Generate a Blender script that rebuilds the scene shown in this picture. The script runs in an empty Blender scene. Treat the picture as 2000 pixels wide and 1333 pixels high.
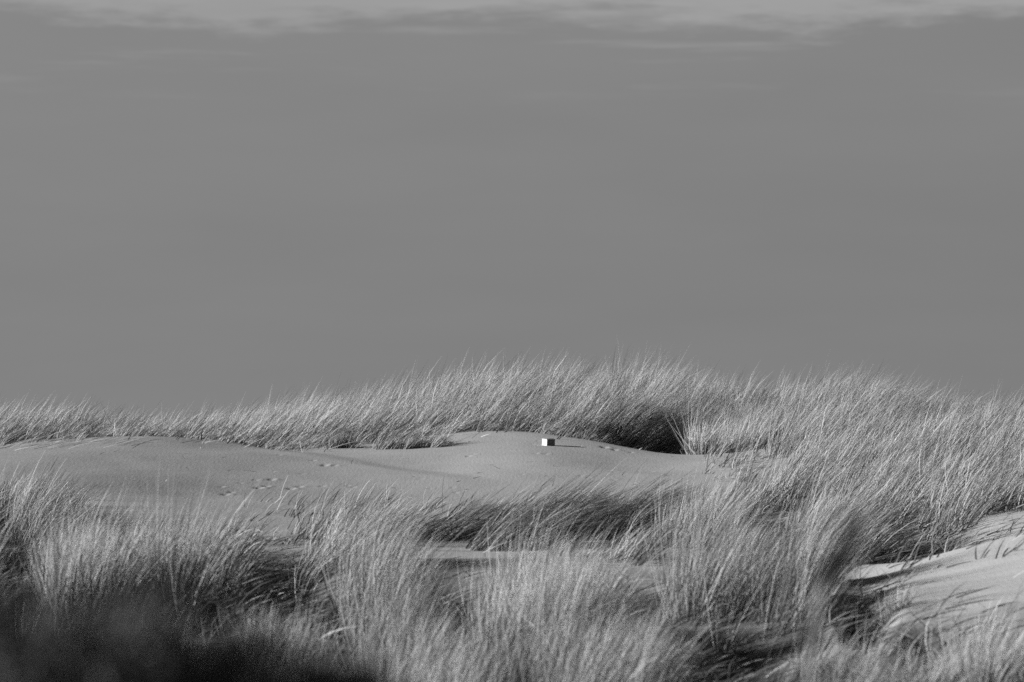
import bpy, math, random
import numpy as np
from mathutils import Vector

rng = np.random.default_rng(7)
random.seed(7)
scene = bpy.context.scene
col = scene.collection

# ------------------------------------------------------------------ camera
FPX = 7500.0            # focal length in photograph pixels (135 mm on a 36 mm frame)
HOR = 900.0             # row of the true horizon in the photograph
cam_d = bpy.data.cameras.new('camera')
cam = bpy.data.objects.new('camera', cam_d)
col.objects.link(cam)
scene.camera = cam
cam_d.sensor_width = 36.0
cam_d.lens = FPX / 2000.0 * 36.0
cam_d.clip_start = 0.1
cam_d.clip_end = 9000
cam.location = (0, 0, 0)
cam.rotation_euler = (math.radians(90) + math.atan((HOR - 666.5) / FPX), 0, 0)
cam_d.dof.use_dof = True
cam_d.dof.focus_distance = 44.0
cam_d.dof.aperture_fstop = 3.3

# ------------------------------------------------------------------ light
SUN_EL = math.radians(15.0)
SUN_AZ = math.radians(7.0)      # how far towards the camera from due left
sd = Vector((-math.cos(SUN_AZ) * math.cos(SUN_EL), -math.sin(SUN_AZ) * math.cos(SUN_EL), math.sin(SUN_EL)))
sun_d = bpy.data.lights.new('sun', 'SUN')
sun_d.energy = 5.0
sun_d.angle = math.radians(0.5)
sun = bpy.data.objects.new('sun', sun_d)
col.objects.link(sun)
sun.rotation_euler = sd.to_track_quat('Z', 'Y').to_euler()
sun.location = sd * 60

world = bpy.data.worlds.new('World')
scene.world = world
world.use_nodes = True
nt = world.node_tree
nt.nodes.clear()
N = nt.nodes.new
def L_(a, b): nt.links.new(a, b)
out = N('ShaderNodeOutputWorld'); bg = N('ShaderNodeBackground'); bg.inputs[1].default_value = 0.1
sky = N('ShaderNodeTexSky'); sky.sky_type = 'NISHITA'; sky.sun_disc = False
sky.sun_elevation = SUN_EL
sky.sun_rotation = math.atan2(sd.x, sd.y)
sep = N('ShaderNodeSeparateColor')
L_(sky.outputs[0], sep.inputs[0])           # black and white through a red filter: the red channel alone
tc = N('ShaderNodeTexCoord'); sx = N('ShaderNodeSeparateXYZ'); L_(tc.outputs['Generated'], sx.inputs[0])
def math_(op, a, b=None, c=None, clamp=False):
    n = N('ShaderNodeMath'); n.operation = op; n.use_clamp = clamp
    for i, v in enumerate((a, b, c)):
        if v is None: continue
        if isinstance(v, (int, float)): n.inputs[i].default_value = v
        else: L_(v, n.inputs[i])
    return n.outputs[0]
def noise_(scale_vec, detail=5, rough=0.5, w=0.0):
    mp = N('ShaderNodeMapping'); mp.inputs['Scale'].default_value = scale_vec; mp.inputs['Location'].default_value = (w, w * .7, w * .3)
    L_(tc.outputs['Generated'], mp.inputs[0])
    n = N('ShaderNodeTexNoise'); n.inputs['Scale'].default_value = 1.0; n.inputs['Detail'].default_value = detail; n.inputs['Roughness'].default_value = rough
    L_(mp.outputs[0], n.inputs['Vector'])
    return n.outputs['Fac']
def smooth_(v, a, b):
    n = N('ShaderNodeMapRange'); n.interpolation_type = 'SMOOTHSTEP'
    L_(v, n.inputs[0]); n.inputs[1].default_value = a; n.inputs[2].default_value = b
    return n.outputs[0]
z = sx.outputs['Z']
big = noise_((20, 20, 60), 4, .45, 3.1)
fine = noise_((55, 55, 340), 6, .6, 9.7)
zz = math_('ADD', z, math_('MULTIPLY', math_('SUBTRACT', big, .5), .019))
zz = math_('ADD', zz, math_('MULTIPLY', math_('SUBTRACT', fine, .5), .016))
above = smooth_(zz, .1110, .1190)            # over the rim of the low cloud bank
streak = math_('MULTIPLY', smooth_(noise_((17, 17, 260), 6, .6, 21.3), .52, .78), smooth_(z, .088, .108))
mott = math_('MULTIPLY', math_('SUBTRACT', noise_((11, 11, 60), 4, .5, 5.0), .5), .22)
bank = math_('ADD', 1.64, mott)
bank = math_('ADD', bank, math_('MULTIPLY', streak, .42))
bank = math_('SUBTRACT', bank, math_('MULTIPLY', sx.outputs['X'], .38))       # a little lighter towards the sun
bank = math_('ADD', bank, math_('MULTIPLY', smooth_(z, .05, .11), .12))
veil_noise = noise_((9, 9, 60), 6, .55, 14.0)
veil = math_('ADD', 2.05, math_('MULTIPLY', veil_noise, 1.0))
open_sky = math_('MULTIPLY', sep.outputs[0], 0.18)
hi = N('ShaderNodeMix'); hi.data_type = 'FLOAT'
L_(smooth_(math_('ADD', z, math_('MULTIPLY', veil_noise, .1)), .17, .28), hi.inputs['Factor']); L_(veil, hi.inputs[2]); L_(open_sky, hi.inputs[3])
mx = N('ShaderNodeMix'); mx.data_type = 'FLOAT'
L_(above, mx.inputs['Factor']); L_(bank, mx.inputs[2]); L_(hi.outputs[0], mx.inputs[3])
cmb = N('ShaderNodeCombineColor')
for i in range(3): L_(mx.outputs[0], cmb.inputs[i])
L_(cmb.outputs[0], bg.inputs[0]); L_(bg.outputs[0], out.inputs[0])

scene.view_settings.view_transform = 'Standard'
scene.view_settings.look = 'None'
scene.view_settings.exposure = 0.42
scene.view_settings.gamma = 1
scene.view_settings.use_curve_mapping = False
scene.render.engine = 'CYCLES'
scene.cycles.max_bounces = 5
scene.cycles.diffuse_bounces = 3
scene.cycles.transmission_bounces = 3
scene.cycles.use_denoising = False

# ------------------------------------------------------------------ helpers
def tag(o, label=None, cat=None, group=None, kind=None):
    if label: o['label'] = label
    if cat: o['category'] = cat
    if group: o['group'] = group
    if kind: o['kind'] = kind
    return o

def mesh_obj(name, verts, faces_flat, counts, mat, parent=None, tone=None, smooth=False):
    me = bpy.data.meshes.new(name)
    me.vertices.add(len(verts)); me.vertices.foreach_set('co', np.asarray(verts, dtype=np.float32).ravel())
    me.loops.add(len(faces_flat)); me.loops.foreach_set('vertex_index', np.asarray(faces_flat, dtype=np.int32))
    counts = np.asarray(counts, dtype=np.int32)
    me.polygons.add(len(counts))
    starts = np.zeros(len(counts), dtype=np.int32); starts[1:] = np.cumsum(counts)[:-1]
    me.polygons.foreach_set('loop_start', starts)
    if smooth: me.polygons.foreach_set('use_smooth', np.ones(len(counts), dtype=bool))
    me.update(calc_edges=True)
    if tone is not None:
        a = me.attributes.new('tone', 'FLOAT', 'POINT'); a.data.foreach_set('value', np.asarray(tone, dtype=np.float32))
    me.materials.append(mat)
    o = bpy.data.objects.new(name, me); col.objects.link(o)
    if parent: o.parent = parent
    return o

def empty(name, loc):
    o = bpy.data.objects.new(name, None); o.location = loc; o.empty_display_size = .1; col.objects.link(o); return o

def material(name):
    m = bpy.data.materials.new(name); m.use_nodes = True
    t = m.node_tree; t.nodes.clear()
    o = t.nodes.new('ShaderNodeOutputMaterial'); return m, t, o

# ------------------------------------------------------------------ terrain
# surveyed spots: (column, row, distance) of the ground, turned into places in metres
CP = [
 # near ground
 (1000, 3000, 2.5), (-200, 2400, 4), (1000, 2400, 4), (2200, 2400, 4),
 (-400, 1700, 10), (400, 1700, 10), (1200, 1700, 10), (2300, 1720, 10),
 (-400, 1660, 15), (400, 1660, 15), (1200, 1670, 15), (2300, 1640, 15),
 (-300, 1500, 20), (300, 1480, 20), (900, 1450, 20), (1500, 1440, 20), (2200, 1400, 20),
 (0, 1290, 24), (400, 1290, 24), (800, 1290, 24), (1200, 1310, 24), (1600, 1290, 24), (2000, 1240, 24), (2400, 1200, 24),
 (-300, 1180, 28), (0, 1175, 28), (280, 1190, 27), (550, 1170, 28.5), (850, 1170, 29), (1150, 1160, 29), (1450, 1150, 29), (1650, 1150, 29), (1850, 1146, 28), (2050, 1110, 28), (2400, 1060, 28),
 (-300, 1110, 32), (0, 1120, 31), (90, 1112, 32.5), (300, 1090, 32), (560, 1070, 33), (760, 1075, 33.5), (920, 1068, 34), (1080, 1080, 33), (1280, 1075, 33), (1450, 1085, 33), (1640, 1130, 31.5),
 (1760, 1114, 31), (1850, 1082, 31), (1950, 1054, 31.5), (2100, 1030, 32), (1700, 1110, 34), (1820, 1105, 34), (1950, 1085, 34.5), (2100, 1040, 36),
 (-300, 1000, 37), (60, 1050, 36), (300, 1030, 36), (560, 1030, 36.5), (800, 1025, 37), (1050, 1030, 37), (1300, 1020, 37.5), (1500, 1040, 38), (1700, 1045, 38), (1900, 1005, 38), (2200, 940, 40),
 (-200, 950, 42), (100, 950, 42), (400, 970, 42), (700, 972, 42.5), (1000, 975, 42.5), (1250, 965, 43), (1450, 965, 43), (1700, 975, 43), (1950, 940, 43),
 (-200, 905, 47.5), (100, 895, 47), (350, 905, 47.5), (600, 915, 48), (850, 915, 48), (1050, 900, 48), (1250, 915, 48), (1400, 915, 48), (1600, 905, 48), (1800, 900, 48), (2000, 890, 48), (2300, 880, 48),
 (-200, 880, 52), (0, 874, 51.5), (150, 858, 52), (300, 856, 52), (420, 866, 52), (540, 880, 51.5), (660, 877, 51.5), (780, 868, 52), (900, 850, 52.5), (1000, 841, 53), (1070, 846, 53),
 (1180, 866, 52.3), (1260, 884, 51.8), (1335, 893, 51.5), (1420, 886, 51.5), (1520, 870, 52), (1700, 862, 53), (1900, 866, 53), (2200, 860, 53),
 (1170, 872, 54.3), (1260, 905, 54.2), (1330, 915, 54), (1400, 884, 54.5),
 (-200, 862, 58), (0, 858, 58), (200, 856, 58), (400, 858, 58), (600, 850, 58), (800, 825, 58), (950, 812, 58), (1100, 822, 58), (1240, 850, 57.5), (1330, 866, 57.5), (1420, 852, 58), (1650, 822, 58), (1850, 845, 58), (2100, 850, 58),
 (-200, 870, 64), (200, 868, 64), (500, 850, 64), (750, 815, 64), (950, 790, 64), (1240, 785, 64), (1400, 822, 64), (1650, 798, 64), (1850, 845, 64), (2200, 850, 64),
 (-400, 900, 71), (500, 900, 71), (1200, 850, 71), (1700, 870, 71), (2400, 890, 71),
 (-400, 1000, 80), (700, 1000, 80), (1500, 1000, 80), (2400, 1000, 80),
]
cp = np.array([((p[0] - 1000) / FPX * p[2], p[2], (HOR - p[1]) / FPX * p[2]) for p in CP])
AX, AY = 1.0, 0.62
def kern(r): return r * np.sqrt(r + 1e-9) * 0 + r      # biharmonic-like, no overshoot
def rmat(x, y):
    return np.sqrt(((x[:, None] - cp[None, :, 0]) * AX) ** 2 + ((y[:, None] - cp[None, :, 1]) * AY) ** 2 + 0.16)
n_ = len(cp)
A = np.zeros((n_ + 3, n_ + 3)); A[:n_, :n_] = rmat(cp[:, 0], cp[:, 1]) - np.eye(n_) * 0.05
A[:n_, n_] = 1; A[:n_, n_ + 1] = cp[:, 0]; A[:n_, n_ + 2] = cp[:, 1]; A[n_:, :n_] = A[:n_, n_:].T
sol = np.linalg.solve(A, np.concatenate([cp[:, 2], [0, 0, 0]]))
def sstep(v, a, b):
    t = np.clip((v - a) / (b - a), 0, 1); return t * t * (3 - 2 * t)
def vnoise(x, y, s, seed=0):
    """smooth value noise"""
    x = x / s + seed * 13.7; y = y / s + seed * 7.3
    xi = np.floor(x).astype(np.int64); yi = np.floor(y).astype(np.int64); fx = x - xi; fy = y - yi
    fx = fx * fx * (3 - 2 * fx); fy = fy * fy * (3 - 2 * fy)
    def h(a, b):
        v = (a * 374761393 + b * 668265263 + seed * 1442695) & 0x7fffffff
        v = ((v ^ (v >> 13)) * 1274126177) & 0x7fffffff
        return ((v ^ (v >> 16)) & 0xffff) / 65535.0
    return (h(xi, yi) * (1 - fx) + h(xi + 1, yi) * fx) * (1 - fy) + (h(xi, yi + 1) * (1 - fx) + h(xi + 1, yi + 1) * fx) * fy - .5
PRINTS = [(440, 966, 1.3, .9), (452, 962, 1.0, .6), (505, 953, 1.4, 1.), (520, 950, 1.0, .8), (530, 937, 1.2, .9), (500, 938, .8, .6), (568, 955, 1.3, .9), (585, 951, 1., .7), (612, 900, .8, .6), (634, 909, 1.4, 1.), (652, 910, 1.1, .6),
          (590, 926, .7, .5), (545, 889, .8, .5), (690, 952, .8, .6), (630, 950, .8, .5), (680, 949, .7, .5), (1180, 874, 1.4, .9), (1200, 879, 1.1, .8), (1232, 884, .8, .6), (1046, 886, .8, .5), (1066, 887, .8, .5), (1072, 886, .5, .4), (915, 891, 1.0, .6), (925, 888, .8, .5),
          (1197, 922, .8, .6), (1204, 922, .7, .5), (1266, 923, .8, .6), (1273, 922, .7, .5), (1200, 938, .8, .5), (1135, 930, .7, .4), (1150, 933, .6, .4), (890, 963, .7, .5), (905, 958, .6, .5), (910, 973, .7, .5), (918, 975, .6, .4), (885, 953, .6, .4), (822, 936, .5, .4), (1020, 927, .6, .4), (780, 957, .6, .4), (840, 955, .6, .4),
          (1052, 862, .6, .4), (1040, 868, .6, .4), (470, 944, .7, .5), (432, 952, .6, .4), (1240, 948, .5, .4), (960, 928, .5, .4), (1010, 962, .6, .4), (710, 930, .5, .4)]
def base_h(x, y):
    out_ = np.empty(len(x))
    for i in range(0, len(x), 40000):
        s = slice(i, i + 40000)
        out_[s] = rmat(x[s], y[s]) @ sol[:n_] + sol[n_] + sol[n_ + 1] * x[s] + sol[n_ + 2] * y[s]
    far = sstep(np.sqrt((x / 13.5) ** 2 + ((y - 38) / 40) ** 2), .95, 1.5)
    wide = -2.2 + .9 * vnoise(x, y, 60, 2) * np.clip((y + 400) / 500, 0, 1)
    return out_ * (1 - far) + wide * far
# hollows sunk for shade between the tussocks (column, distance, half sizes, depth), floor colour darkened as shade
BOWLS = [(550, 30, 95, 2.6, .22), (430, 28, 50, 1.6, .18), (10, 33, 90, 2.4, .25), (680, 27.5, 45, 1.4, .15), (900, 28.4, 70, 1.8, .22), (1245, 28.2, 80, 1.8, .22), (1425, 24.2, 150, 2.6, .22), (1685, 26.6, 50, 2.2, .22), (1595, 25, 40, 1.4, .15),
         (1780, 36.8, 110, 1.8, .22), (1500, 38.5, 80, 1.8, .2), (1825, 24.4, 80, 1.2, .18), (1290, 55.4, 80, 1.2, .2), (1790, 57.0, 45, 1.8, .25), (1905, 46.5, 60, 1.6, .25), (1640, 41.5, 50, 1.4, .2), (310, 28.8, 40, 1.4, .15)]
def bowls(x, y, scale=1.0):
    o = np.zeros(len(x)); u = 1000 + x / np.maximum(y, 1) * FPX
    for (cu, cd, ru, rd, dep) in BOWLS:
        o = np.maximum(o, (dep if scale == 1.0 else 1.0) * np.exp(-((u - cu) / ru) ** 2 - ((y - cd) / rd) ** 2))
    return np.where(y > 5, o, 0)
def relief(x, y):
    r = .08 * vnoise(x, y * .8, 2.3, 3) + .022 * vnoise(x + y * .3, y * .6, .8, 4) + .006 * vnoise(x, y, .3, 5)
    r += .030 * vnoise(x * .55 + y * .12, y * 1.0, 1.1, 9) * sstep(y, 40, 44) * (1 - sstep(y, 51, 53))
    ue = np.interp(y, [44, 47, 49, 51, 52.5], [980, 800, 660, 540, 440]); uu = 1000 + x / np.maximum(y, 1) * FPX
    r += .055 * (1 - sstep(uu - ue, -30, 75)) * sstep(y, 44, 47) * (1 - sstep(y, 52, 54)) * sstep(uu, 100, 450)
    return r * (1 - .3 * sstep(y, 42, 45)) - bowls(x, y)
def height0(x, y): return base_h(x, y) + relief(x, y)
def ground_at(px, py, d0=38.0, d1=57.0):
    """first ground met along the line of sight through a spot of the photograph"""
    d = np.linspace(d0, d1, 800); x = (px - 1000) / FPX * d
    g = height0(x, d) - (HOR - py) / FPX * d
    k = np.argmax(g > 0) if (g > 0).any() else 799
    return x[k], d[k]
prints = []
for (px, py, s, dep) in PRINTS:
    X, Y = ground_at(px, py); prints.append((X, Y, .034 * s, .016 * dep + .003, rng.uniform(-.5, .5)))

def axis(lo, a, b, hi, step, grow):
    c = list(np.arange(a, b + 1e-6, step)); s = step
    left = []; v = a
    while v > lo: s *= grow; v -= s; left.append(v)
    s = step; right = []; v = b
    while v < hi: s *= grow; v += s; right.append(v)
    return np.array(left[::-1] + c + right)
gx = axis(-4500, -4.6, 4.0, 4500, .028, 1.08)
ya = axis(-4000, 17, 41, 41.1, .15, 1.25)
ya = ya[ya < 41.0]
yb = np.arange(41.0, 53.6, .06)
yc = axis(53, 53.7, 60, 5200, .15, 1.12); yc = yc[yc > 53.6]
gy = np.concatenate([ya, yb, yc])
GX, GY = np.meshgrid(gx, gy)
H = (height0(GX.ravel(), GY.ravel())).reshape(GX.shape)
for (X, Y, s, dep, ang) in prints:
    i0, i1 = np.searchsorted(gx, [X - .3, X + .3]); j0, j1 = np.searchsorted(gy, [Y - .9, Y + .9])
    dx = GX[j0:j1, i0:i1] - X; dy = (GY[j0:j1, i0:i1] - Y) / 3.2
    dx2 = dx * math.cos(ang) + dy * math.sin(ang)
    r2 = (dx / s) ** 2 + (dy / s) ** 2
    H[j0:j1, i0:i1] += -dep * np.exp(-r2 * 1.3) + dep * .45 * np.exp(-(((dx - 1.7 * s) / s) ** 2 + (dy / s) ** 2) * 1.2)
def ground(x, y):
    i = np.clip(np.searchsorted(gx, x) - 1, 0, len(gx) - 2); j = np.clip(np.searchsorted(gy, y) - 1, 0, len(gy) - 2)
    fx = (x - gx[i]) / (gx[i + 1] - gx[i]); fy = (y - gy[j]) / (gy[j + 1] - gy[j])
    return (H[j, i] * (1 - fx) + H[j, i + 1] * fx) * (1 - fy) + (H[j + 1, i] * (1 - fx) + H[j + 1, i + 1] * fx) * fy

m_sand, t, o_ = material('sand')
bs = t.nodes.new('ShaderNodeBsdfDiffuse'); bs.inputs['Roughness'].default_value = .6
geo = t.nodes.new('ShaderNodeNewGeometry')
def tn(scale, vec, detail=3, rough=.5):
    mp = t.nodes.new('ShaderNodeMapping'); mp.inputs['Scale'].default_value = vec; mp.inputs['Rotation'].default_value = (0, 0, math.radians(28))
    t.links.new(geo.outputs['Position'], mp.inputs[0])
    n = t.nodes.new('ShaderNodeTexNoise'); n.inputs['Scale'].default_value = scale; n.inputs['Detail'].default_value = detail; n.inputs['Roughness'].default_value = rough
    t.links.new(mp.outputs[0], n.inputs['Vector']); return n.outputs['Fac']
ramp = t.nodes.new('ShaderNodeMapRange'); t.links.new(tn(1.3, (1, .5, 1), 6, .6), ramp.inputs[0])
ramp.inputs[1].default_value = .3; ramp.inputs[2].default_value = .7; ramp.inputs[3].default_value = .455; ramp.inputs[4].default_value = .52
gr = t.nodes.new('ShaderNodeMath'); gr.operation = 'MULTIPLY_ADD'; t.links.new(tn(160, (1, .6, 1), 2), gr.inputs[0]); gr.inputs[1].default_value = .10; gr.inputs[2].default_value = -.05
ad = t.nodes.new('ShaderNodeMath'); t.links.new(ramp.outputs[0], ad.inputs[0]); t.links.new(gr.outputs[0], ad.inputs[1])
ground_shade = t.nodes.new('ShaderNodeAttribute'); ground_shade.attribute_name = 'tone'          # shade painted into the sand colour, in hollows and foreground gaps
shade_mix = t.nodes.new('ShaderNodeMix'); shade_mix.data_type = 'FLOAT'; t.links.new(ground_shade.outputs['Fac'], shade_mix.inputs['Factor']); t.links.new(ad.outputs[0], shade_mix.inputs[2]); shade_mix.inputs[3].default_value = .10
cc = t.nodes.new('ShaderNodeCombineColor')
for i in range(3): t.links.new(shade_mix.outputs[0], cc.inputs[i])
t.links.new(cc.outputs[0], bs.inputs[0])
b1 = t.nodes.new('ShaderNodeBump'); b1.inputs['Strength'].default_value = .30; b1.inputs['Distance'].default_value = .012
t.links.new(tn(9, (3.2, .45, 1), 4, .6), b1.inputs['Height'])
b2 = t.nodes.new('ShaderNodeBump'); b2.inputs['Strength'].default_value = .22; b2.inputs['Distance'].default_value = .004
t.links.new(tn(70, (1, .5, 1), 3, .6), b2.inputs['Height']); t.links.new(b1.outputs[0], b2.inputs['Normal'])
t.links.new(b2.outputs[0], bs.inputs['Normal']); t.links.new(bs.outputs[0], o_.inputs[0])

nx, ny = len(gx), len(gy)
idx = np.arange(nx * ny).reshape(ny, nx)
F = np.stack([idx[:-1, :-1], idx[:-1, 1:], idx[1:, 1:], idx[1:, :-1]], -1).reshape(-1, 4)
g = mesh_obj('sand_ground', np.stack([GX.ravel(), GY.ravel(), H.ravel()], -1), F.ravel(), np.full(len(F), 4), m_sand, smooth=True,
             tone=np.clip((np.maximum(bowls(GX.ravel(), GY.ravel(), 0), .55 * sstep(GY.ravel(), 8, 14) * (1 - sstep(GY.ravel(), 29.5, 32.5)) * (1 - sstep(1000 + GX.ravel() / np.maximum(GY.ravel(), 1) * FPX, 1600, 1750) * sstep(GY.ravel(), 24.5, 27))) + .35 * vnoise(GX.ravel(), GY.ravel(), .35, 41)) * 1.5 - .25, 0, 1) * (GY.ravel() < 60))  # darkens the ground colour where shade should lie, with random mottling
tag(g, kind='structure')
print('terrain', nx, ny, nx * ny)

# ------------------------------------------------------------------ grass
def grass_material(name, lo, hi, trans=.25):
    m, t, o_ = material(name)
    at = t.nodes.new('ShaderNodeAttribute'); at.attribute_name = 'tone'
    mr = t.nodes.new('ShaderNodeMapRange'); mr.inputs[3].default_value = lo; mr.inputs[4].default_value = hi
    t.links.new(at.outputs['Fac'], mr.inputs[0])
    c = t.nodes.new('ShaderNodeCombineColor')
    for i in range(3): t.links.new(mr.outputs[0], c.inputs[i])
    d = t.nodes.new('ShaderNodeBsdfPrincipled'); d.inputs['Roughness'].default_value = .48; d.inputs['Specular IOR Level'].default_value = .35
    t.links.new(c.outputs[0], d.inputs['Base Color'])
    tr = t.nodes.new('ShaderNodeBsdfTranslucent'); t.links.new(c.outputs[0], tr.inputs[0])
    mx = t.nodes.new('ShaderNodeMixShader')
    tm = t.nodes.new('ShaderNodeMath'); tm.operation = 'MULTIPLY'; t.links.new(at.outputs['Fac'], tm.inputs[0]); tm.inputs[1].default_value = trans * 1.8; t.links.new(tm.outputs[0], mx.inputs[0])
    t.links.new(d.outputs[0], mx.inputs[1]); t.links.new(tr.outputs[0], mx.inputs[2]); t.links.new(mx.outputs[0], o_.inputs[0])
    return m
m_grass = grass_material('marram_blade', .07, .74, .15)
m_dark = grass_material('shrub_leaf', .018, .08, .05)

def blades(x, y, z, L, w, lean, lsp, bend, tone, seg=4, spread=None, kink=.06, head=None):
    """curved tapering ribbons. lean: start lean downwind, lsp: its scatter, bend: growth of the lean along the blade"""
    n = len(x)
    if spread is None: spread = np.zeros((n, 2))
    u = np.stack([lean + lsp * rng.normal(size=n) + spread[:, 0], .7 * lsp * rng.normal(size=n) + spread[:, 1], np.ones(n)], -1)
    wnd = np.stack([np.ones(n), .25 * rng.normal(size=n), -.25 - .35 * rng.random(n)], -1) * (bend * rng.uniform(.4, 1.6, n))[:, None]
    kk = rng.random(n) < kink; kt = rng.uniform(.35, .8, n); kdir = rng.normal(size=(n, 3)) * np.array([1.6, .8, .5]) + np.array([.6, 0, -.6])
    P = np.zeros((n, seg + 1, 3)); P[:, 0] = np.stack([x, y, z], -1)
    D = np.zeros((n, seg + 1, 3))
    for k in range(seg + 1):
        tt = k / seg
        v = u + wnd * (tt ** 1.3) + (kk & (kt < tt))[:, None] * kdir
        v /= np.linalg.norm(v, axis=1)[:, None]; D[:, k] = v
        if k: P[:, k] = P[:, k - 1] + .5 * (D[:, k - 1] + v) * (L / seg)[:, None]
    gz = ground(P[:, -1, 0], P[:, -1, 1]); low = np.clip(gz + .01 - P[:, -1, 2], 0, None)      # tips never dive under the sand
    P[:, :, 2] += low[:, None] * (np.arange(seg + 1) / seg)[None, :]
    ra = rng.uniform(0, math.pi, n); rv = np.stack([np.cos(ra), np.sin(ra), .2 * rng.normal(size=n)], -1)
    S = np.cross(D[:, seg // 2], rv); S /= np.linalg.norm(S, axis=1)[:, None] + 1e-9
    tt = np.arange(seg + 1) / seg
    prof = np.where(tt < .999, (1 - tt ** 2.2) * .85 + .15, 0.12)
    W = w[:, None] * prof[None, :] * .5
    if head is not None:
        W[head, seg - 1] *= 2.1; W[head, seg] *= 2.2
    V = np.empty((n, seg, 2, 3))
    V[:, :, 0] = P[:, :seg] - S[:, None] * W[:, :seg, None]; V[:, :, 1] = P[:, :seg] + S[:, None] * W[:, :seg, None]
    verts = np.concatenate([V.reshape(n, seg * 2, 3), P[:, seg:]], 1)
    k = seg * 2 + 1
    q = []
    for s in range(seg - 1): q += [2 * s, 2 * s + 1, 2 * s + 3, 2 * s + 2]
    q += [2 * seg - 2, 2 * seg - 1, 2 * seg]
    f = (np.arange(n)[:, None] * k + np.array(q)[None, :]).ravel()
    cnt = np.tile(np.array([4] * (seg - 1) + [3]), n)
    return verts.reshape(-1, 3), f, cnt, np.repeat(tone, k)

TOTAL = [0]
def tuft_blades(tx, ty, per, L, rad, w, lean, lsp, bend, tonev=.5, seg=4, kink=.06, splay=.35, Lvar=.35, deadf=.32):
    """tufts at tx, ty (arrays), each with its own length, lean and tone"""
    n = len(tx); per = np.maximum(1, (per * rng.uniform(.5, 1.5, n)).astype(int)) if np.ndim(per) == 0 else per
    I = np.repeat(np.arange(n), per); m = len(I)
    r = np.sqrt(rng.random(m)); a = rng.uniform(0, 2 * math.pi, m)
    ox, oy = r * np.cos(a), r * np.sin(a)
    x = tx[I] + ox * rad; y = ty[I] + oy * rad * 1.2
    tl = (rng.uniform(1 - Lvar, 1 + Lvar * .6, n))[I]
    Lb = (L[I] if np.ndim(L) else L) * tl * rng.uniform(.55, 1.12, m)
    def pt(v): return (v[I] if np.ndim(v) else np.full(m, float(v)))
    tone = np.clip((pt(tonev) + rng.normal(0, .16, n)[I]) + rng.normal(0, .25, m), 0.0, 1)
    ww = pt(w) * rng.uniform(.6, 1.3, m)
    zz = ground(x, y) - .02
    dead = rng.random(m) < deadf                       # broad dead leaves, added dark to deepen the shade at each tuft's foot
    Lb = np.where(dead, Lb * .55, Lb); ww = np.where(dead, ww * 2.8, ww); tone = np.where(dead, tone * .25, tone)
    TOTAL[0] += m
    head = np.where((rng.random(m) < .03) & ~dead)[0]
    Lb[head] *= 1.15
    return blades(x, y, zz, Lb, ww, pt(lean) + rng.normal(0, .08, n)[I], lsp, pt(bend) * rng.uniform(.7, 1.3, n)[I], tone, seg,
                  spread=np.stack([ox, oy], -1) * splay, kink=kink, head=head)

def join_parts(parts):
    V, Fc, C, T = [], [], [], []; off = 0
    for v, f, c, tn_ in parts:
        V.append(v); Fc.append(f + off); C.append(c); T.append(tn_); off += len(v)
    return np.concatenate(V), np.concatenate(Fc), np.concatenate(C), np.concatenate(T)

def interp(pts): 
    a = np.array(pts, dtype=float); return lambda v: np.interp(v, a[:, 0], a[:, 1])

# where the grass begins behind the bare sand (distance against column)
ridge_edge = interp([(-600, 51), (0, 51.6), (120, 52.4), (350, 52.6), (450, 52.2), (540, 51.6), (640, 51.9), (720, 52.6), (880, 53.2), (1000, 53.7), (1080, 53.6), (1140, 53.8), (1200, 55.2), (1335, 55.2), (1350, 52.2), (1420, 51.9), (1470, 51.2), (1500, 50.0), (1560, 47.2), (1640, 44.5), (1740, 42), (2600, 42)])
ridge_len = interp([(-600, .6), (0, .66), (150, .60), (300, .42), (400, .52), (500, .66), (700, .73), (950, .77), (1190, .78), (1225, 1.06), (1275, .98), (1340, .78), (1400, .68), (1650, .78), (1800, .68), (2000, .70), (2600, .8)])
ridge_lean = interp([(-600, .5), (0, .55), (300, .62), (600, .6), (900, .48), (1100, .5), (1250, .35), (1400, .3), (1600, .42), (1800, .45), (2000, .3)])

def scatter(n, u0, u1, d0, d1):
    """n places spread evenly over the ground between two distances"""
    d = np.sqrt(rng.uniform(d0 ** 2, d1 ** 2, n)); u = rng.uniform(u0, u1, n)
    return u, d, (u - 1000) / FPX * d

def field(name, label, parts):
    v, f, c, tn_ = join_parts(parts)
    return tag(mesh_obj(name, v, f, c, m_grass, tone=tn_), label, 'grass', kind='stuff')

# how the grass stands: skyline of the lower grass (column, row) and the open hollows between it (columns, rows)
skyline = interp([(-300, 900), (0, 905), (100, 915), (150, 950), (180, 985), (250, 962), (320, 925), (400, 918), (450, 960), (490, 1010), (530, 1045), (600, 1005), (640, 965), (700, 952), (790, 958), (840, 985), (930, 1010), (980, 965), (1030, 932), (1110, 924), (1160, 950), (1200, 935), (1235, 985), (1290, 960), (1350, 930), (1420, 905), (1500, 880), (1560, 800), (2300, 500)])
HOLLOWS = [(-60, 82, 1032, 1118), (470, 640, 1080, 1195), (385, 478, 1112, 1200), (650, 715, 1160, 1225), (840, 962, 1105, 1215), (1175, 1315, 1122, 1208), (1310, 1545, 1215, 1345), (1625, 1735, 1128, 1268), (1690, 1900, 1040, 1105),
           (1560, 1630, 1215, 1290), (1430, 1570, 1002, 1052), (1960, 2040, 1175, 1240), (800, 1000, 1052, 1085), (1640, 1800, 1108, 1140), (1770, 2100, 1056, 1160), (1920, 2100, 1005, 1044), (1310, 1470, 893, 945), (280, 345, 1130, 1185), (1750, 1900, 1215, 1265)]
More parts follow.
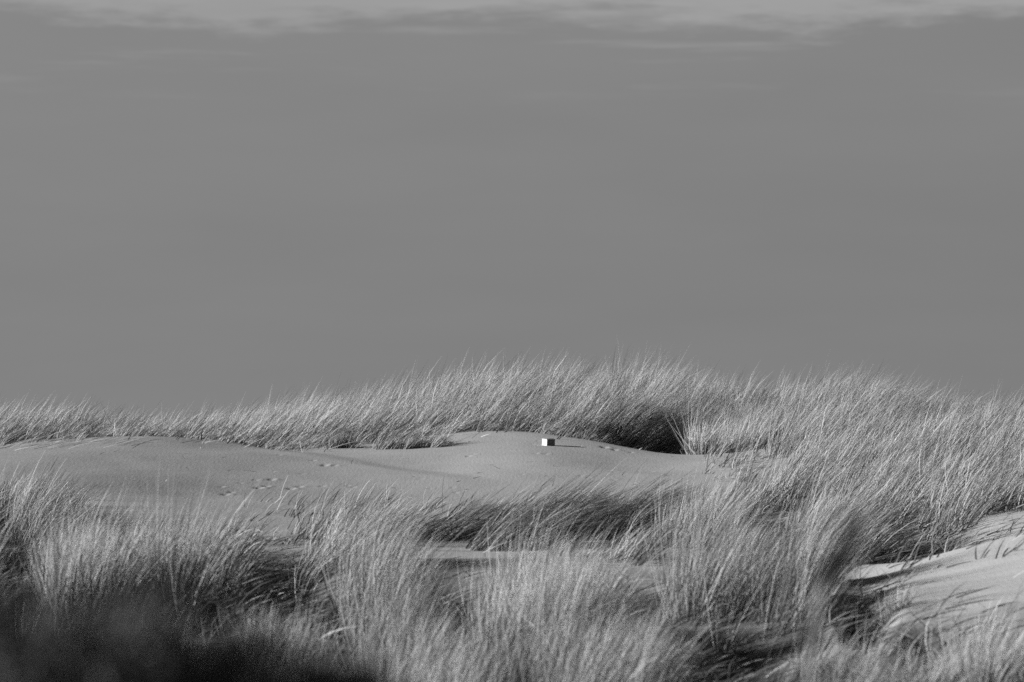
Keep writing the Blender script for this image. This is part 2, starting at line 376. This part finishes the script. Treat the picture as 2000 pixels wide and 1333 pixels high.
def stand(u, d, x, L, lean=.3):
    """blade length wherever the skyline and the hollows leave room, and which tufts stay"""
    z = ground(x, d); row = HOR - z / d * FPX; L = np.array(L, dtype=float) * np.ones(len(u))
    uc = u + .5 * lean * L / d * FPX
    k_ = .98 * math.sqrt(1 + lean * lean)
    L = np.minimum(L, np.maximum(row - skyline(uc) + rng.normal(0, 12, len(u)), 0) * d / FPX * k_)
    keep = L > .17 + .12 * rng.random(len(u))
    for (c0, c1, r0, r1) in HOLLOWS:
        jit = rng.normal(0, 9, len(u)); inc = (uc + jit > c0) & (uc + jit < c1)
        front = inc & (row > r1)
        L = np.where(front, np.minimum(L, (row - r1 + rng.normal(12, 16, len(u))) * d / FPX * k_), L)
        inside = inc & (row <= r1) & (row > r0 + 4)
        keep &= ~(inside & (rng.random(len(u)) > .03)); keep &= ~(front & (L < .16 + .12 * rng.random(len(u))))
    return np.maximum(L, .08), keep

# --- ridge behind the sand
u, d, x = scatter(6200, -350, 1470, 51, 69)
keep = (d > ridge_edge(u) + .25 * vnoise(x, d, .5, 8)) & (vnoise(x, d, 1.1, 11) > -.40)
u, d, x = u[keep], d[keep], x[keep]
hol = np.exp(-((u - 1270) / 70) ** 2) * np.exp(-((d - 56.5) / 1.5) ** 2)
edge = sstep(d - ridge_edge(u), -.2, 1.6)
p1 = tuft_blades(x, d, 24, ridge_len(u) * (.38 + .62 * edge) * (1 + .45 * vnoise(x, d, 1.2, 12)), .11, .0056, ridge_lean(u) + (1 - edge) * .35 + .5 * hol, .22, .55 + .3 * (1 - edge), .54 + .35 * vnoise(x, d, 1.0, 13) + .06, kink=.07, seg=3, deadf=.24)
# taller stalks that stand out against the sky
u, d, x = scatter(330, -300, 1470, 58, 66)
p2 = tuft_blades(x, d, 4, ridge_len(u) * 1.16, .05, .0048, ridge_lean(u) * .5, .14, .25, .75, kink=.03)
field('marram_grass', 'pale wind-combed grass covering the dune ridge behind the bare sand', [p1, p2])

# --- long slope at the right
u, d, x = scatter(5600, 1330, 2250, 40.5, 69)
keep = (d > ridge_edge(u) + .5 * vnoise(x, d, .7, 14)) & (vnoise(x, d, 1.5, 15) + .25 * vnoise(x, d, .5, 25) > -.30)
keep &= ~((np.abs(u - 1420) < 90) & (d < 52.0))
for (cu, cd, ru, rd) in ((1810, 56.3, 42, 1.9), (1925, 45.6, 52, 1.9), (1655, 40.8, 45, 1.4), (1740, 50.5, 35, 1.5)):
    keep &= (((u - cu) / ru) ** 2 + ((d - cd) / rd) ** 2 > rng.uniform(.6, 1.3, len(u)))
u, d, x = u[keep], d[keep], x[keep]
near = .62 + .38 * sstep(d, 45, 54)
edge = .5 + .5 * sstep(d - ridge_edge(u), 0, 2.5)
p1 = tuft_blades(x, d, 21, near * edge * ridge_len(u) * (1 + .3 * vnoise(x, d, 1.5, 16)) * .95, .12, .0052, ridge_lean(u) + .06, .2, .5, .56 + .34 * vnoise(x, d, 1.1, 17), kink=.08, seg=3, deadf=.28)
u, d, x = scatter(260, 1360, 2400, 46, 66)
p2 = tuft_blades(x, d, 4, np.full(len(x), .88), .05, .0048, .2, .14, .3, .8, kink=.12)
field('marram_grass', 'dense pale grass over the long slope at the right, up to the sky', [p1, p2])

# --- middle ground: density drawn in plan (column, distance) patches
def patchy(cands, u, d, x):
    dens = np.zeros(len(u))
    for (cu, cd, ru, rd, k) in cands:
        dens = np.maximum(dens, k * np.exp(-(((u - cu) / ru) ** 2 + ((d - cd) / rd) ** 2) ** 1.5))
    return dens
mid = [(1400, 40, 90, 2.6, .8), (1560, 39.5, 130, 3.4, 1), (1780, 41.0, 260, 2.2, .9), (1930, 38.6, 140, 2.0, 1), (1690, 37.0, 60, 1.6, 1), (2250, 38, 200, 5, .8), (1360, 36, 60, 1.5, .7), (1520, 35.5, 80, 1.8, .8), (-250, 34, 200, 6, 1), (20, 37.0, 120, 2.4, .9), (130, 34.5, 90, 2, .8), (300, 31.5, 160, 2.6, 1), (480, 33, 80, 1.5, .5), (660, 35.0, 120, 1.4, .7), (790, 36, 80, .9, .5), (620, 31, 90, 1.4, .5), (930, 36, 60, .9, .35), (1270, 36.8, 90, 1.6, .8), (1200, 32.2, 130, 1.2, .5), (2080, 37, 60, 1.6, .5), (1700, 29.8, 90, 1, .5)]
mid_len = interp([(-600, .6), (0, .55), (200, .36), (450, .34), (600, .42), (900, .36), (1200, .42), (1330, .62), (1600, .68), (1800, .52), (2600, .6)])
u, d, x = scatter(8600, -350, 2250, 29, 44)
keep = (rng.random(len(u)) < patchy(mid, u, d, x)) & (vnoise(x, d, .55, 31) > -.20)
u, d, x = u[keep], d[keep], x[keep]
L, keep = stand(u, d, x, mid_len(u) * (1.1 + .7 * vnoise(x, d, 1.0, 18))); u, d, x, L = u[keep], d[keep], x[keep], L[keep]
p1 = tuft_blades(x, d, 24, L, .11, .0054, .42 + .25 * vnoise(x, d, 2, 19), .2, .55, .5 + .6 * vnoise(x, d, .7, 20))
field('marram_grass', 'loose grass tufts running across the middle below the bare sand', [p1])

# --- foreground
fore = [(740, 25, 110, 2.4, .8), (900, 22.5, 160, 2.2, .8), (880, 27.5, 90, 1.6, .7), (1000, 29, 130, 1.3, .5), (1150, 22.5, 150, 2.4, .9), (1390, 26, 90, 2.6, 1), (1280, 28, 90, 2, .9), (1340, 29, 80, 1.6, .8), (1440, 22, 80, 1.5, .7), (1560, 26, 70, 1.6, .5), (1700, 21.5, 130, 1.6, .8), (1850, 24.5, 100, 1.2, .6), (2050, 21.5, 150, 2.8, .9), (2350, 26, 160, 5, .9), (1460, 29.0, 90, 1.6, .8), (1620, 28.2, 60, 1.2, .7), (250, 22, 250, 2.2, .8), (300, 30, 170, 1.0, .7), (-250, 27, 200, 4.5, 1), (560, 23, 140, 2.0, .8), (500, 27, 90, 1.5, .6), (50, 28, 90, 1.5, .4)]
fore_len = interp([(-600, .8), (-50, .7), (40, .46), (300, .55), (450, .42), (560, .36), (640, .44), (760, .66), (900, .55), (1100, .62), (1300, .66), (1400, .78), (1600, .62), (1750, .50), (2000, .46), (2600, .7)])
fore_lean = interp([(-600, .15), (900, .10), (1200, .14), (1400, .30), (1700, .28), (2000, .2), (2600, .2)])
u, d, x = scatter(4000, -350, 2250, 18.5, 31)
keep = (rng.random(len(u)) < patchy(fore, u, d, x)) & (vnoise(x, d, .5, 33) > -.11)
u, d, x = u[keep], d[keep], x[keep]
L, keep = stand(u, d, x, fore_len(u) * (1.15 + .8 * vnoise(x, d, .9, 21)), .2); u, d, x, L = u[keep], d[keep], x[keep], L[keep]
p1 = tuft_blades(x, d, 42, L, .12, .0034, fore_lean(u) + .35 * vnoise(x, d, 1.0, 22), .16, .36, .44 + .7 * vnoise(x, d, .6, 23), seg=4)
field('marram_grass', 'tall pale grass filling the foreground along the bottom of the picture', [p1])

# --- nearest strip, far out of focus
u, d, x = scatter(150, 200, 2500, 11.5, 17.5)
p1 = tuft_blades(x, d, 50, .52, .12, .0035, .15, .2, .3, .6, seg=4)
field('marram_grass', 'blurred grass tips nearest the camera at the very bottom', [p1])

# ------------------------------------------------------------------ tussocks one can tell apart
G = 'single marram tussocks on the dune'
def tussock(px, d, rx, ry, n, h, lean, bend, tone, label, w=.0044, lsp=.2, rad=.08, splay=.35, kink=.06, Lvar=.25):
    X = (px - 1000) / FPX * d
    a = rng.uniform(0, 2 * math.pi, n); r = np.sqrt(rng.random(n))
    tx = X + r * np.cos(a) * rx; ty = d + r * np.sin(a) * ry
    L = h * (1.05 - .3 * r ** 2)
    if d < 46:
        L, kp = stand(1000 + tx / ty * FPX, ty, tx, L, lean + .5 * bend); tx, ty, L = tx[kp], ty[kp], L[kp]
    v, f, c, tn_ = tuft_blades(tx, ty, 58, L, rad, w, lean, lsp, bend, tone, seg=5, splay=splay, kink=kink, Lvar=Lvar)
    z0 = float(ground(np.array([X]), np.array([d]))[0])
    root = empty('marram_tussock', (X, d, z0)); tag(root, label, 'grass tussock', G)
    b = mesh_obj('blades', v - np.array([X, d, z0]), f, c, m_grass, parent=root, tone=tn_); b['kind'] = 'stuff'
    return root
tussock(50, 36.2, .60, .7, 74, .86, .36, .5, .5, 'broad tussock at the left edge with a black shaded hollow under it')
tussock(280, 27.0, .66, .55, 100, 1.02, .14, .28, .74, 'largest upright tussock, pale and feathery, left of the dark hollow', w=.0042)
tussock(420, 29.0, .34, .4, 46, .95, .22, .4, .5, 'narrower tussock at the right shoulder of the largest one', w=.0042)
tussock(660, 31.5, .34, .4, 40, .72, .55, .75, .5, 'splayed tussock fanning low to the right over the dark hollow')
tussock(740, 28.2, .40, .5, 50, .88, .20, .4, .52, 'upright streaky tussock just right of the dark hollow', w=.0042)
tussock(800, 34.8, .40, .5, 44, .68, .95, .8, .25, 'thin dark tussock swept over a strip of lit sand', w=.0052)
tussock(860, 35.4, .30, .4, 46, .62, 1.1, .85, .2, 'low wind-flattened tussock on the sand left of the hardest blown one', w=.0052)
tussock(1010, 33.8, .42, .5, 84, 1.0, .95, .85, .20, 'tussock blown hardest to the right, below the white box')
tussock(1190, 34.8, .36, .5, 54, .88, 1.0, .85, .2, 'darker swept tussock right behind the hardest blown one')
tussock(1055, 25.2, .40, .35, 52, .78, .10, .22, .9, 'brightest upright tussock in the foreground, centre', w=.0042)
tussock(1190, 26.2, .36, .4, 40, .72, .16, .3, .8, 'pale tussock in the foreground beside the brightest one', w=.0042)
tussock(1385, 33.2, .40, .5, 52, .92, .22, .45, .72, 'tall pale tussock between the swept dark ones and the right slope')
tussock(1520, 30.0, .45, .5, 52, .72, .32, .5, .5, 'bushy mid-grey tussock left of the blurred seed head')
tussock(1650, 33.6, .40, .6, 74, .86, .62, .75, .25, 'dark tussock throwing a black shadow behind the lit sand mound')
tussock(1650, 23.4, .36, .4, 44, .85, .2, .35, .62, 'fan-shaped tussock below the blurred seed head', w=.0038)
tussock(1752, 26.6, .12, .25, 8, .80, .04, .12, .85, 'thin tussock with tall pale stalks in front of the sand mound', w=.0038, lsp=.12)
tussock(1950, 21.6, .36, .4, 50, .62, .15, .3, .68, 'pale tussock in the bottom right corner', w=.0038)
tussock(1180, 56.2, .75, .9, 90, .92, .62, .6, .45, 'thick swept tussock overhanging the black hollow right of the box', w=.0068)
tussock(1362, 51.8, .16, .3, 7, .66, -.02, .25, .85, 'small bright tuft beside the black hollow under the ridge', w=.0065, lsp=.26)
tussock(790, 51.2, .55, .25, 14, .34, .6, .5, .4, 'short sparse tuft on the sand in front of the ridge, left of the box', w=.006)
tussock(665, 51.7, .10, .2, 6, .34, .2, .3, .15, 'tiny dark tuft at the foot of the ridge', w=.006)
tussock(560, 36.2, .18, .3, 9, .50, .08, .25, .85, 'small pale sparse tuft at the lower edge of the bare sand', w=.005)
tussock(1905, 28.6, .18, .2, 5, .52, .12, .2, .35, 'few thin stems standing on the lit sand mound', w=.0042, lsp=.14)
tussock(1715, 35.6, .30, .5, 56, .70, .7, .8, .2, 'low dark tussock whose blades lie over the shadow beside the sand mound', w=.0055)  # added to throw more shadow beside the mound
tussock(1740, 33.6, .34, .5, 44, .52, 1.0, .9, .08, 'flattened tussock coloured blackish as shade in the hollow against the sand mound', w=.006)  # near-black blade colour stands in for the shadow by the mound
tussock(1675, 36.6, .42, .7, 74, .86, .60, .75, .3, 'dark swept tussock at the head of the black shadow beside the mound', w=.0048)  # occluder added to cast the shadow behind the mound
tussock(1235, 23.0, .34, .6, 60, .74, .22, .4, .6, 'dense tussock at the bottom, left of the dark hollow near the lower edge', w=.0038)  # occluder added to shade the hollow on its right
tussock(-85, 33.4, .40, .8, 60, .82, .4, .5, .5, 'tussock cut by the left edge of the picture')
tussock(545, 24.8, .22, .25, 14, .46, .10, .2, .75, 'short upright tuft in front of the dark hollow', w=.0038)

# dark blades added over the hollows to stand for their shade
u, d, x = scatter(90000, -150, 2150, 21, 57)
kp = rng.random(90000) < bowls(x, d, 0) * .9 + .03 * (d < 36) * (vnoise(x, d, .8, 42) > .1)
u, d, x = u[kp], d[kp], x[kp]; n = len(u); print('shade blades', n)
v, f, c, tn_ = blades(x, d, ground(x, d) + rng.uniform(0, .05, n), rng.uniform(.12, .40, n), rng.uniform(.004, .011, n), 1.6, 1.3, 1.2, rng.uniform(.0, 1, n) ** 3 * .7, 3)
tag(mesh_obj('shade_blades', v, f, c, m_grass, tone=tn_), 'dark blades added as painted shade over the hollows between the tussocks', 'grass litter', kind='stuff')

# loose blades lying on the sand
n = 260
u = np.concatenate([rng.uniform(-50, 260, 90), rng.uniform(350, 950, 70), rng.uniform(1420, 1500, 40), rng.uniform(1650, 2000, 60)])
dd = np.concatenate([rng.uniform(49.5, 52, 90), rng.uniform(51, 52.6, 70), rng.uniform(46, 51, 40), rng.uniform(35, 40, 60)])
xx = (u - 1000) / FPX * dd
v, f, c, tn_ = blades(xx, dd, ground(xx, dd), rng.uniform(.15, .5, n), np.full(n, .008), 3.0, .8, 1.5, rng.uniform(.3, 1, n), 5)
tag(mesh_obj('fallen_blades', v, f, c, m_grass, tone=tn_), 'dry grass blades lying flat on the sand along the foot of the ridge', 'grass', kind='stuff')

# thin stray shoots where the grass gives way to bare sand
uu = np.concatenate([rng.uniform(480, 1340, 120), rng.uniform(-50, 1150, 130), rng.uniform(1380, 1500, 60), rng.uniform(1750, 2000, 26)])
dd = np.concatenate([rng.uniform(37.0, 41.5, 120), ridge_edge(uu[120:250]) - rng.exponential(.45, 130), rng.uniform(45, 51.5, 60), rng.uniform(28.5, 38, 26)])
nb = np.full(len(uu), 6); L = np.where(dd > 45, .30, .34)
v, f, c, tn_ = tuft_blades((uu - 1000) / FPX * dd, dd, nb, L, .07, .0052, .5, .3, .6, .5, seg=4, Lvar=.5)
tag(mesh_obj('stray_shoots', v, f, c, m_grass, tone=tn_), 'thin stray grass shoots standing along the edges of the bare sand', 'grass', kind='stuff')
n = 55; uu = rng.uniform(150, 1400, n); dd = rng.uniform(43, 51.5, n); xx = (uu - 1000) / FPX * dd
v, f, c, tn_ = blades(xx, dd, ground(xx, dd) + .001, rng.uniform(.03, .13, n), rng.uniform(.005, .012, n), 2.0, 3.0, .5, rng.uniform(0, .8, n), 2)
tag(mesh_obj('sand_litter', v, f, c, m_grass, tone=tn_), 'tiny scraps of stalk and shell scattered over the bare sand', 'debris', kind='stuff')

# ------------------------------------------------------------------ the carton on the sand
def plain(name, v, rough=.7, mottle=.0, scale=60):
    m, t, o_ = material(name)
    b = t.nodes.new('ShaderNodeBsdfPrincipled'); b.inputs['Roughness'].default_value = rough; b.inputs['Specular IOR Level'].default_value = .2
    no = t.nodes.new('ShaderNodeTexNoise'); no.inputs['Scale'].default_value = scale; no.inputs['Detail'].default_value = 4
    tcn = t.nodes.new('ShaderNodeTexCoord'); t.links.new(tcn.outputs['Object'], no.inputs['Vector'])
    mr = t.nodes.new('ShaderNodeMapRange'); mr.inputs[3].default_value = v - mottle; mr.inputs[4].default_value = v + mottle
    t.links.new(no.outputs['Fac'], mr.inputs[0]); c = t.nodes.new('ShaderNodeCombineColor')
    for i in range(3): t.links.new(mr.outputs[0], c.inputs[i])
    t.links.new(c.outputs[0], b.inputs['Base Color']); t.links.new(b.outputs[0], o_.inputs[0]); return m
m_white = plain('white_board', .74, .6, .06); m_panel = plain('dark_board', .10, .7, .04, 30); m_rim = plain('grey_board', .34, .7, .05); m_ink = plain('faded_ink', .45, .8, .1)
def box_bm(bm_v, x0, x1, y0, y1, z0, z1):
    i = len(bm_v[0]); bm_v[0].extend([(x0, y0, z0), (x1, y0, z0), (x1, y1, z0), (x0, y1, z0), (x0, y0, z1), (x1, y0, z1), (x1, y1, z1), (x0, y1, z1)])
    for q in ((0, 3, 2, 1), (4, 5, 6, 7), (0, 1, 5, 4), (1, 2, 6, 5), (2, 3, 7, 6), (3, 0, 4, 7)): bm_v[1].append([i + k for k in q])
def boxes(name, lst, mat, parent, bevel=.0015):
    b = ([], []); [box_bm(b, *l) for l in lst]
    o = mesh_obj(name, b[0], np.array(b[1]).ravel(), np.full(len(b[1]), 4), mat, parent)
    md = o.modifiers.new('edge', 'BEVEL'); md.width = bevel; md.segments = 2
    return o
BX, BY = ground_at(1071, 871)
bz = float(ground(np.array([BX]), np.array([BY]))[0])
e = .1
gxn = float((ground(np.array([BX + e]), np.array([BY])) - ground(np.array([BX - e]), np.array([BY])))[0] / (2 * e))
gyn = float((ground(np.array([BX]), np.array([BY + e])) - ground(np.array([BX]), np.array([BY - e])))[0] / (2 * e))
root = empty('carton', (BX, BY + .03, bz + .0))
nrm = Vector((-gxn, -max(gyn, .07), 1)).normalized()
root.rotation_mode = 'QUATERNION'
root.rotation_quaternion = Vector((0, 0, 1)).rotation_difference(nrm) @ __import__('mathutils').Quaternion((0, 0, 1), math.radians(30.7))
tag(root, 'small white box with a dark side, alone on the bare sand', 'box')
s, hh = .062, .090
# after the turn the -Y face looks to the right of the camera (dark), the -X face to the left (lit)
boxes('body', [(-s, s, -s, s, -.012, hh - .006)], m_white, root)
boxes('lid', [(-s - .003, s + .003, -s - .003, s + .003, hh - .0055, hh + .003)], m_rim, root)
boxes('side_panel', [(-s + .002, s - .002, -s - .004, -s - .0005, -.010, .024), (-s + .002, s - .002, -s - .004, -s - .0005, .026, .052), (-s + .002, s - .002, -s - .004, -s - .0005, .054, hh - .007)], m_panel, root, .0008)
b = []
for k, (yy, zc) in enumerate([(-.018, .060), (.004, .062), (-.020, .044), (.008, .043), (.0, .030)]):
    b.append((-s - .0022, -s - .0006, yy - .006, yy + .006, zc - .004, zc + .004))
lab = boxes('printed_mark', b, m_ink, root, .0003); lab['kind'] = 'stuff'

# ------------------------------------------------------------------ out-of-focus seed head close by
def tube(path, radii, sides=6):
    V, Fq = [], []
    for i, (p, r) in enumerate(zip(path, radii)):
        p = Vector(p); dr = (Vector(path[min(i + 1, len(path) - 1)]) - Vector(path[max(i - 1, 0)])).normalized()
        a = dr.orthogonal().normalized(); b_ = dr.cross(a)
        for k in range(sides):
            th = 2 * math.pi * k / sides; V.append(tuple(p + a * math.cos(th) * r + b_ * math.sin(th) * r))
    for i in range(len(path) - 1):
        for k in range(sides):
            Fq.append([i * sides + k, i * sides + (k + 1) % sides, (i + 1) * sides + (k + 1) % sides, (i + 1) * sides + k])
    return V, Fq
d0 = 7.6
def near_pt(px, py, d): return Vector(((px - 1000) / FPX * d, d, (HOR - py) / FPX * d))
m_seed = plain('seed_husk', .05, .8, .02, 80); m_stem = plain('dry_stem', .3, .6, .06, 40)
base = near_pt(1560, 1500, d0); base.z = float(ground(np.array([base.x]), np.array([d0]))[0])
root = empty('seed_stalk', base); tag(root, 'faint blurred dark seed head on a pale stem, close to the camera', 'grass stalk')
pts = [base, near_pt(1572, 1400, d0), near_pt(1585, 1260, d0), near_pt(1605, 1140, d0)]
V, Fq = tube([p - base for p in pts], [.0075, .006, .005, .004]); mesh_obj('stem', V, np.array(Fq).ravel(), np.full(len(Fq), 4), m_stem, root)
head0, head1, head2 = near_pt(1605, 1140, d0) - base, near_pt(1640, 1075, d0) - base, near_pt(1676, 1012, d0) - base
sv, sf = [], []
for k in range(230):
    tt = random.random(); c0 = head0.lerp(head1, tt * 2) if tt < .5 else head1.lerp(head2, tt * 2 - 1)
    wv = .022 * math.sin(math.pi * min(1, tt * .9 + .12)) + .004
    ax = ((head2 - head0).normalized() + Vector((random.gauss(0, .25), random.gauss(0, .25), random.gauss(0, .2)))).normalized()
    cpt = c0 + Vector((random.gauss(0, 1), random.gauss(0, 1), random.gauss(0, .6))) * wv * .55
    a = ax.orthogonal().normalized(); b_ = ax.cross(a); i = len(sv); l, r = .011, .0026
    sv += [tuple(cpt - ax * l), tuple(cpt + a * r), tuple(cpt + b_ * r), tuple(cpt - a * r), tuple(cpt - b_ * r), tuple(cpt + ax * l)]
    for q in range(4): sf += [[i, i + 1 + (q + 1) % 4, i + 1 + q], [i + 5, i + 1 + q, i + 1 + (q + 1) % 4]]
o = mesh_obj('seed_head', sv, np.array(sf).ravel(), np.full(len(sf), 3), m_seed, root); o['kind'] = 'stuff'

# ------------------------------------------------------------------ dark shrub right in front of the lens
def shrub(px, d, halfw, top_py, label, nstem=46, nleaf=12500):
    X = (px - 1000) / FPX * d; z0 = float(ground(np.array([X]), np.array([d]))[0])
    root = empty('heath_shrub', (X, d, z0)); tag(root, label, 'shrub', 'dark shrubs close to the camera')
    ztop = (HOR - top_py) / FPX * d - z0
    SV, SF = [], []; lv = []
    for k in range(nstem):
        a = random.uniform(0, 2 * math.pi); r = math.sqrt(random.random()) * halfw
        tip = Vector((r * math.cos(a), r * math.sin(a) * 1.2, ztop * (1 - .16 * (r / halfw) ** 2) * random.uniform(.90, 1.03)))
        p0 = Vector((tip.x * .3, tip.y * .3, -.03)); mid_ = p0.lerp(tip, .55) + Vector((random.gauss(0, .02), random.gauss(0, .02), 0))
        V, Fq = tube([p0, mid_, tip], [.006, .004, .0012], 5); off = len(SV); SV += V; SF += [[q + off for q in ff] for ff in Fq]
        for _ in range(nleaf // nstem):
            tt = random.uniform(.15, 1) ** .38; c0 = p0.lerp(mid_, tt * 2) if tt < .5 else mid_.lerp(tip, tt * 2 - 1)
            lv.append(c0 + Vector((random.gauss(0, 1), random.gauss(0, 1), random.gauss(0, .7))) * (.026 - .012 * tt))
    mesh_obj('stems', SV, np.array(SF).ravel(), np.full(len(SF), 4), m_stem2, root)['kind'] = 'stuff'
    lv = np.array([tuple(p) for p in lv]); nl = len(lv)
    dr = rng.normal(size=(nl, 3)) + np.array([0, 0, .8]); dr /= np.linalg.norm(dr, axis=1)[:, None]
    sd_ = np.cross(dr, rng.normal(size=(nl, 3))); sd_ /= np.linalg.norm(sd_, axis=1)[:, None]
    ll = rng.uniform(.010, .022, nl)[:, None]; wl = rng.uniform(.0022, .0045, nl)[:, None]
    V = np.stack([lv, lv + dr * ll * .5 + sd_ * wl, lv + dr * ll, lv + dr * ll * .5 - sd_ * wl], 1).reshape(-1, 3)
    o = mesh_obj('foliage', V, np.arange(nl * 4), np.full(nl, 4), m_dark, root, tone=np.repeat(rng.random(nl), 4)); o['kind'] = 'stuff'
m_stem2 = plain('bark', .06, .8, .02, 50)
shrub(40, 4.3, .16, 1128, 'dark blurred bush close to the camera in the bottom left corner')
shrub(260, 4.1, .14, 1178, 'dark blurred bush close to the camera, second from the left')
shrub(470, 4.2, .12, 1226, 'dark blurred bush close to the camera, third from the left')
shrub(660, 4.3, .11, 1270, 'dark blurred bush close to the camera, lowest and furthest right')
shrub(150, 4.0, .13, 1215, 'dark blurred bush close to the camera, low between the two leftmost')
shrub(-230, 4.4, .16, 1125, 'dark blurred bush close to the camera cut by the left edge')
print('blades', TOTAL[0], 'faces', sum(len(o.data.polygons) for o in bpy.data.objects if o.type == 'MESH'), 'tris', sum(sum(1 for _ in ()) + len(o.data.loops) - 2 * len(o.data.polygons) for o in bpy.data.objects if o.type == 'MESH'), {o.name: len(o.data.polygons) for o in bpy.data.objects if o.type == 'MESH' and len(o.data.polygons) > 60000})
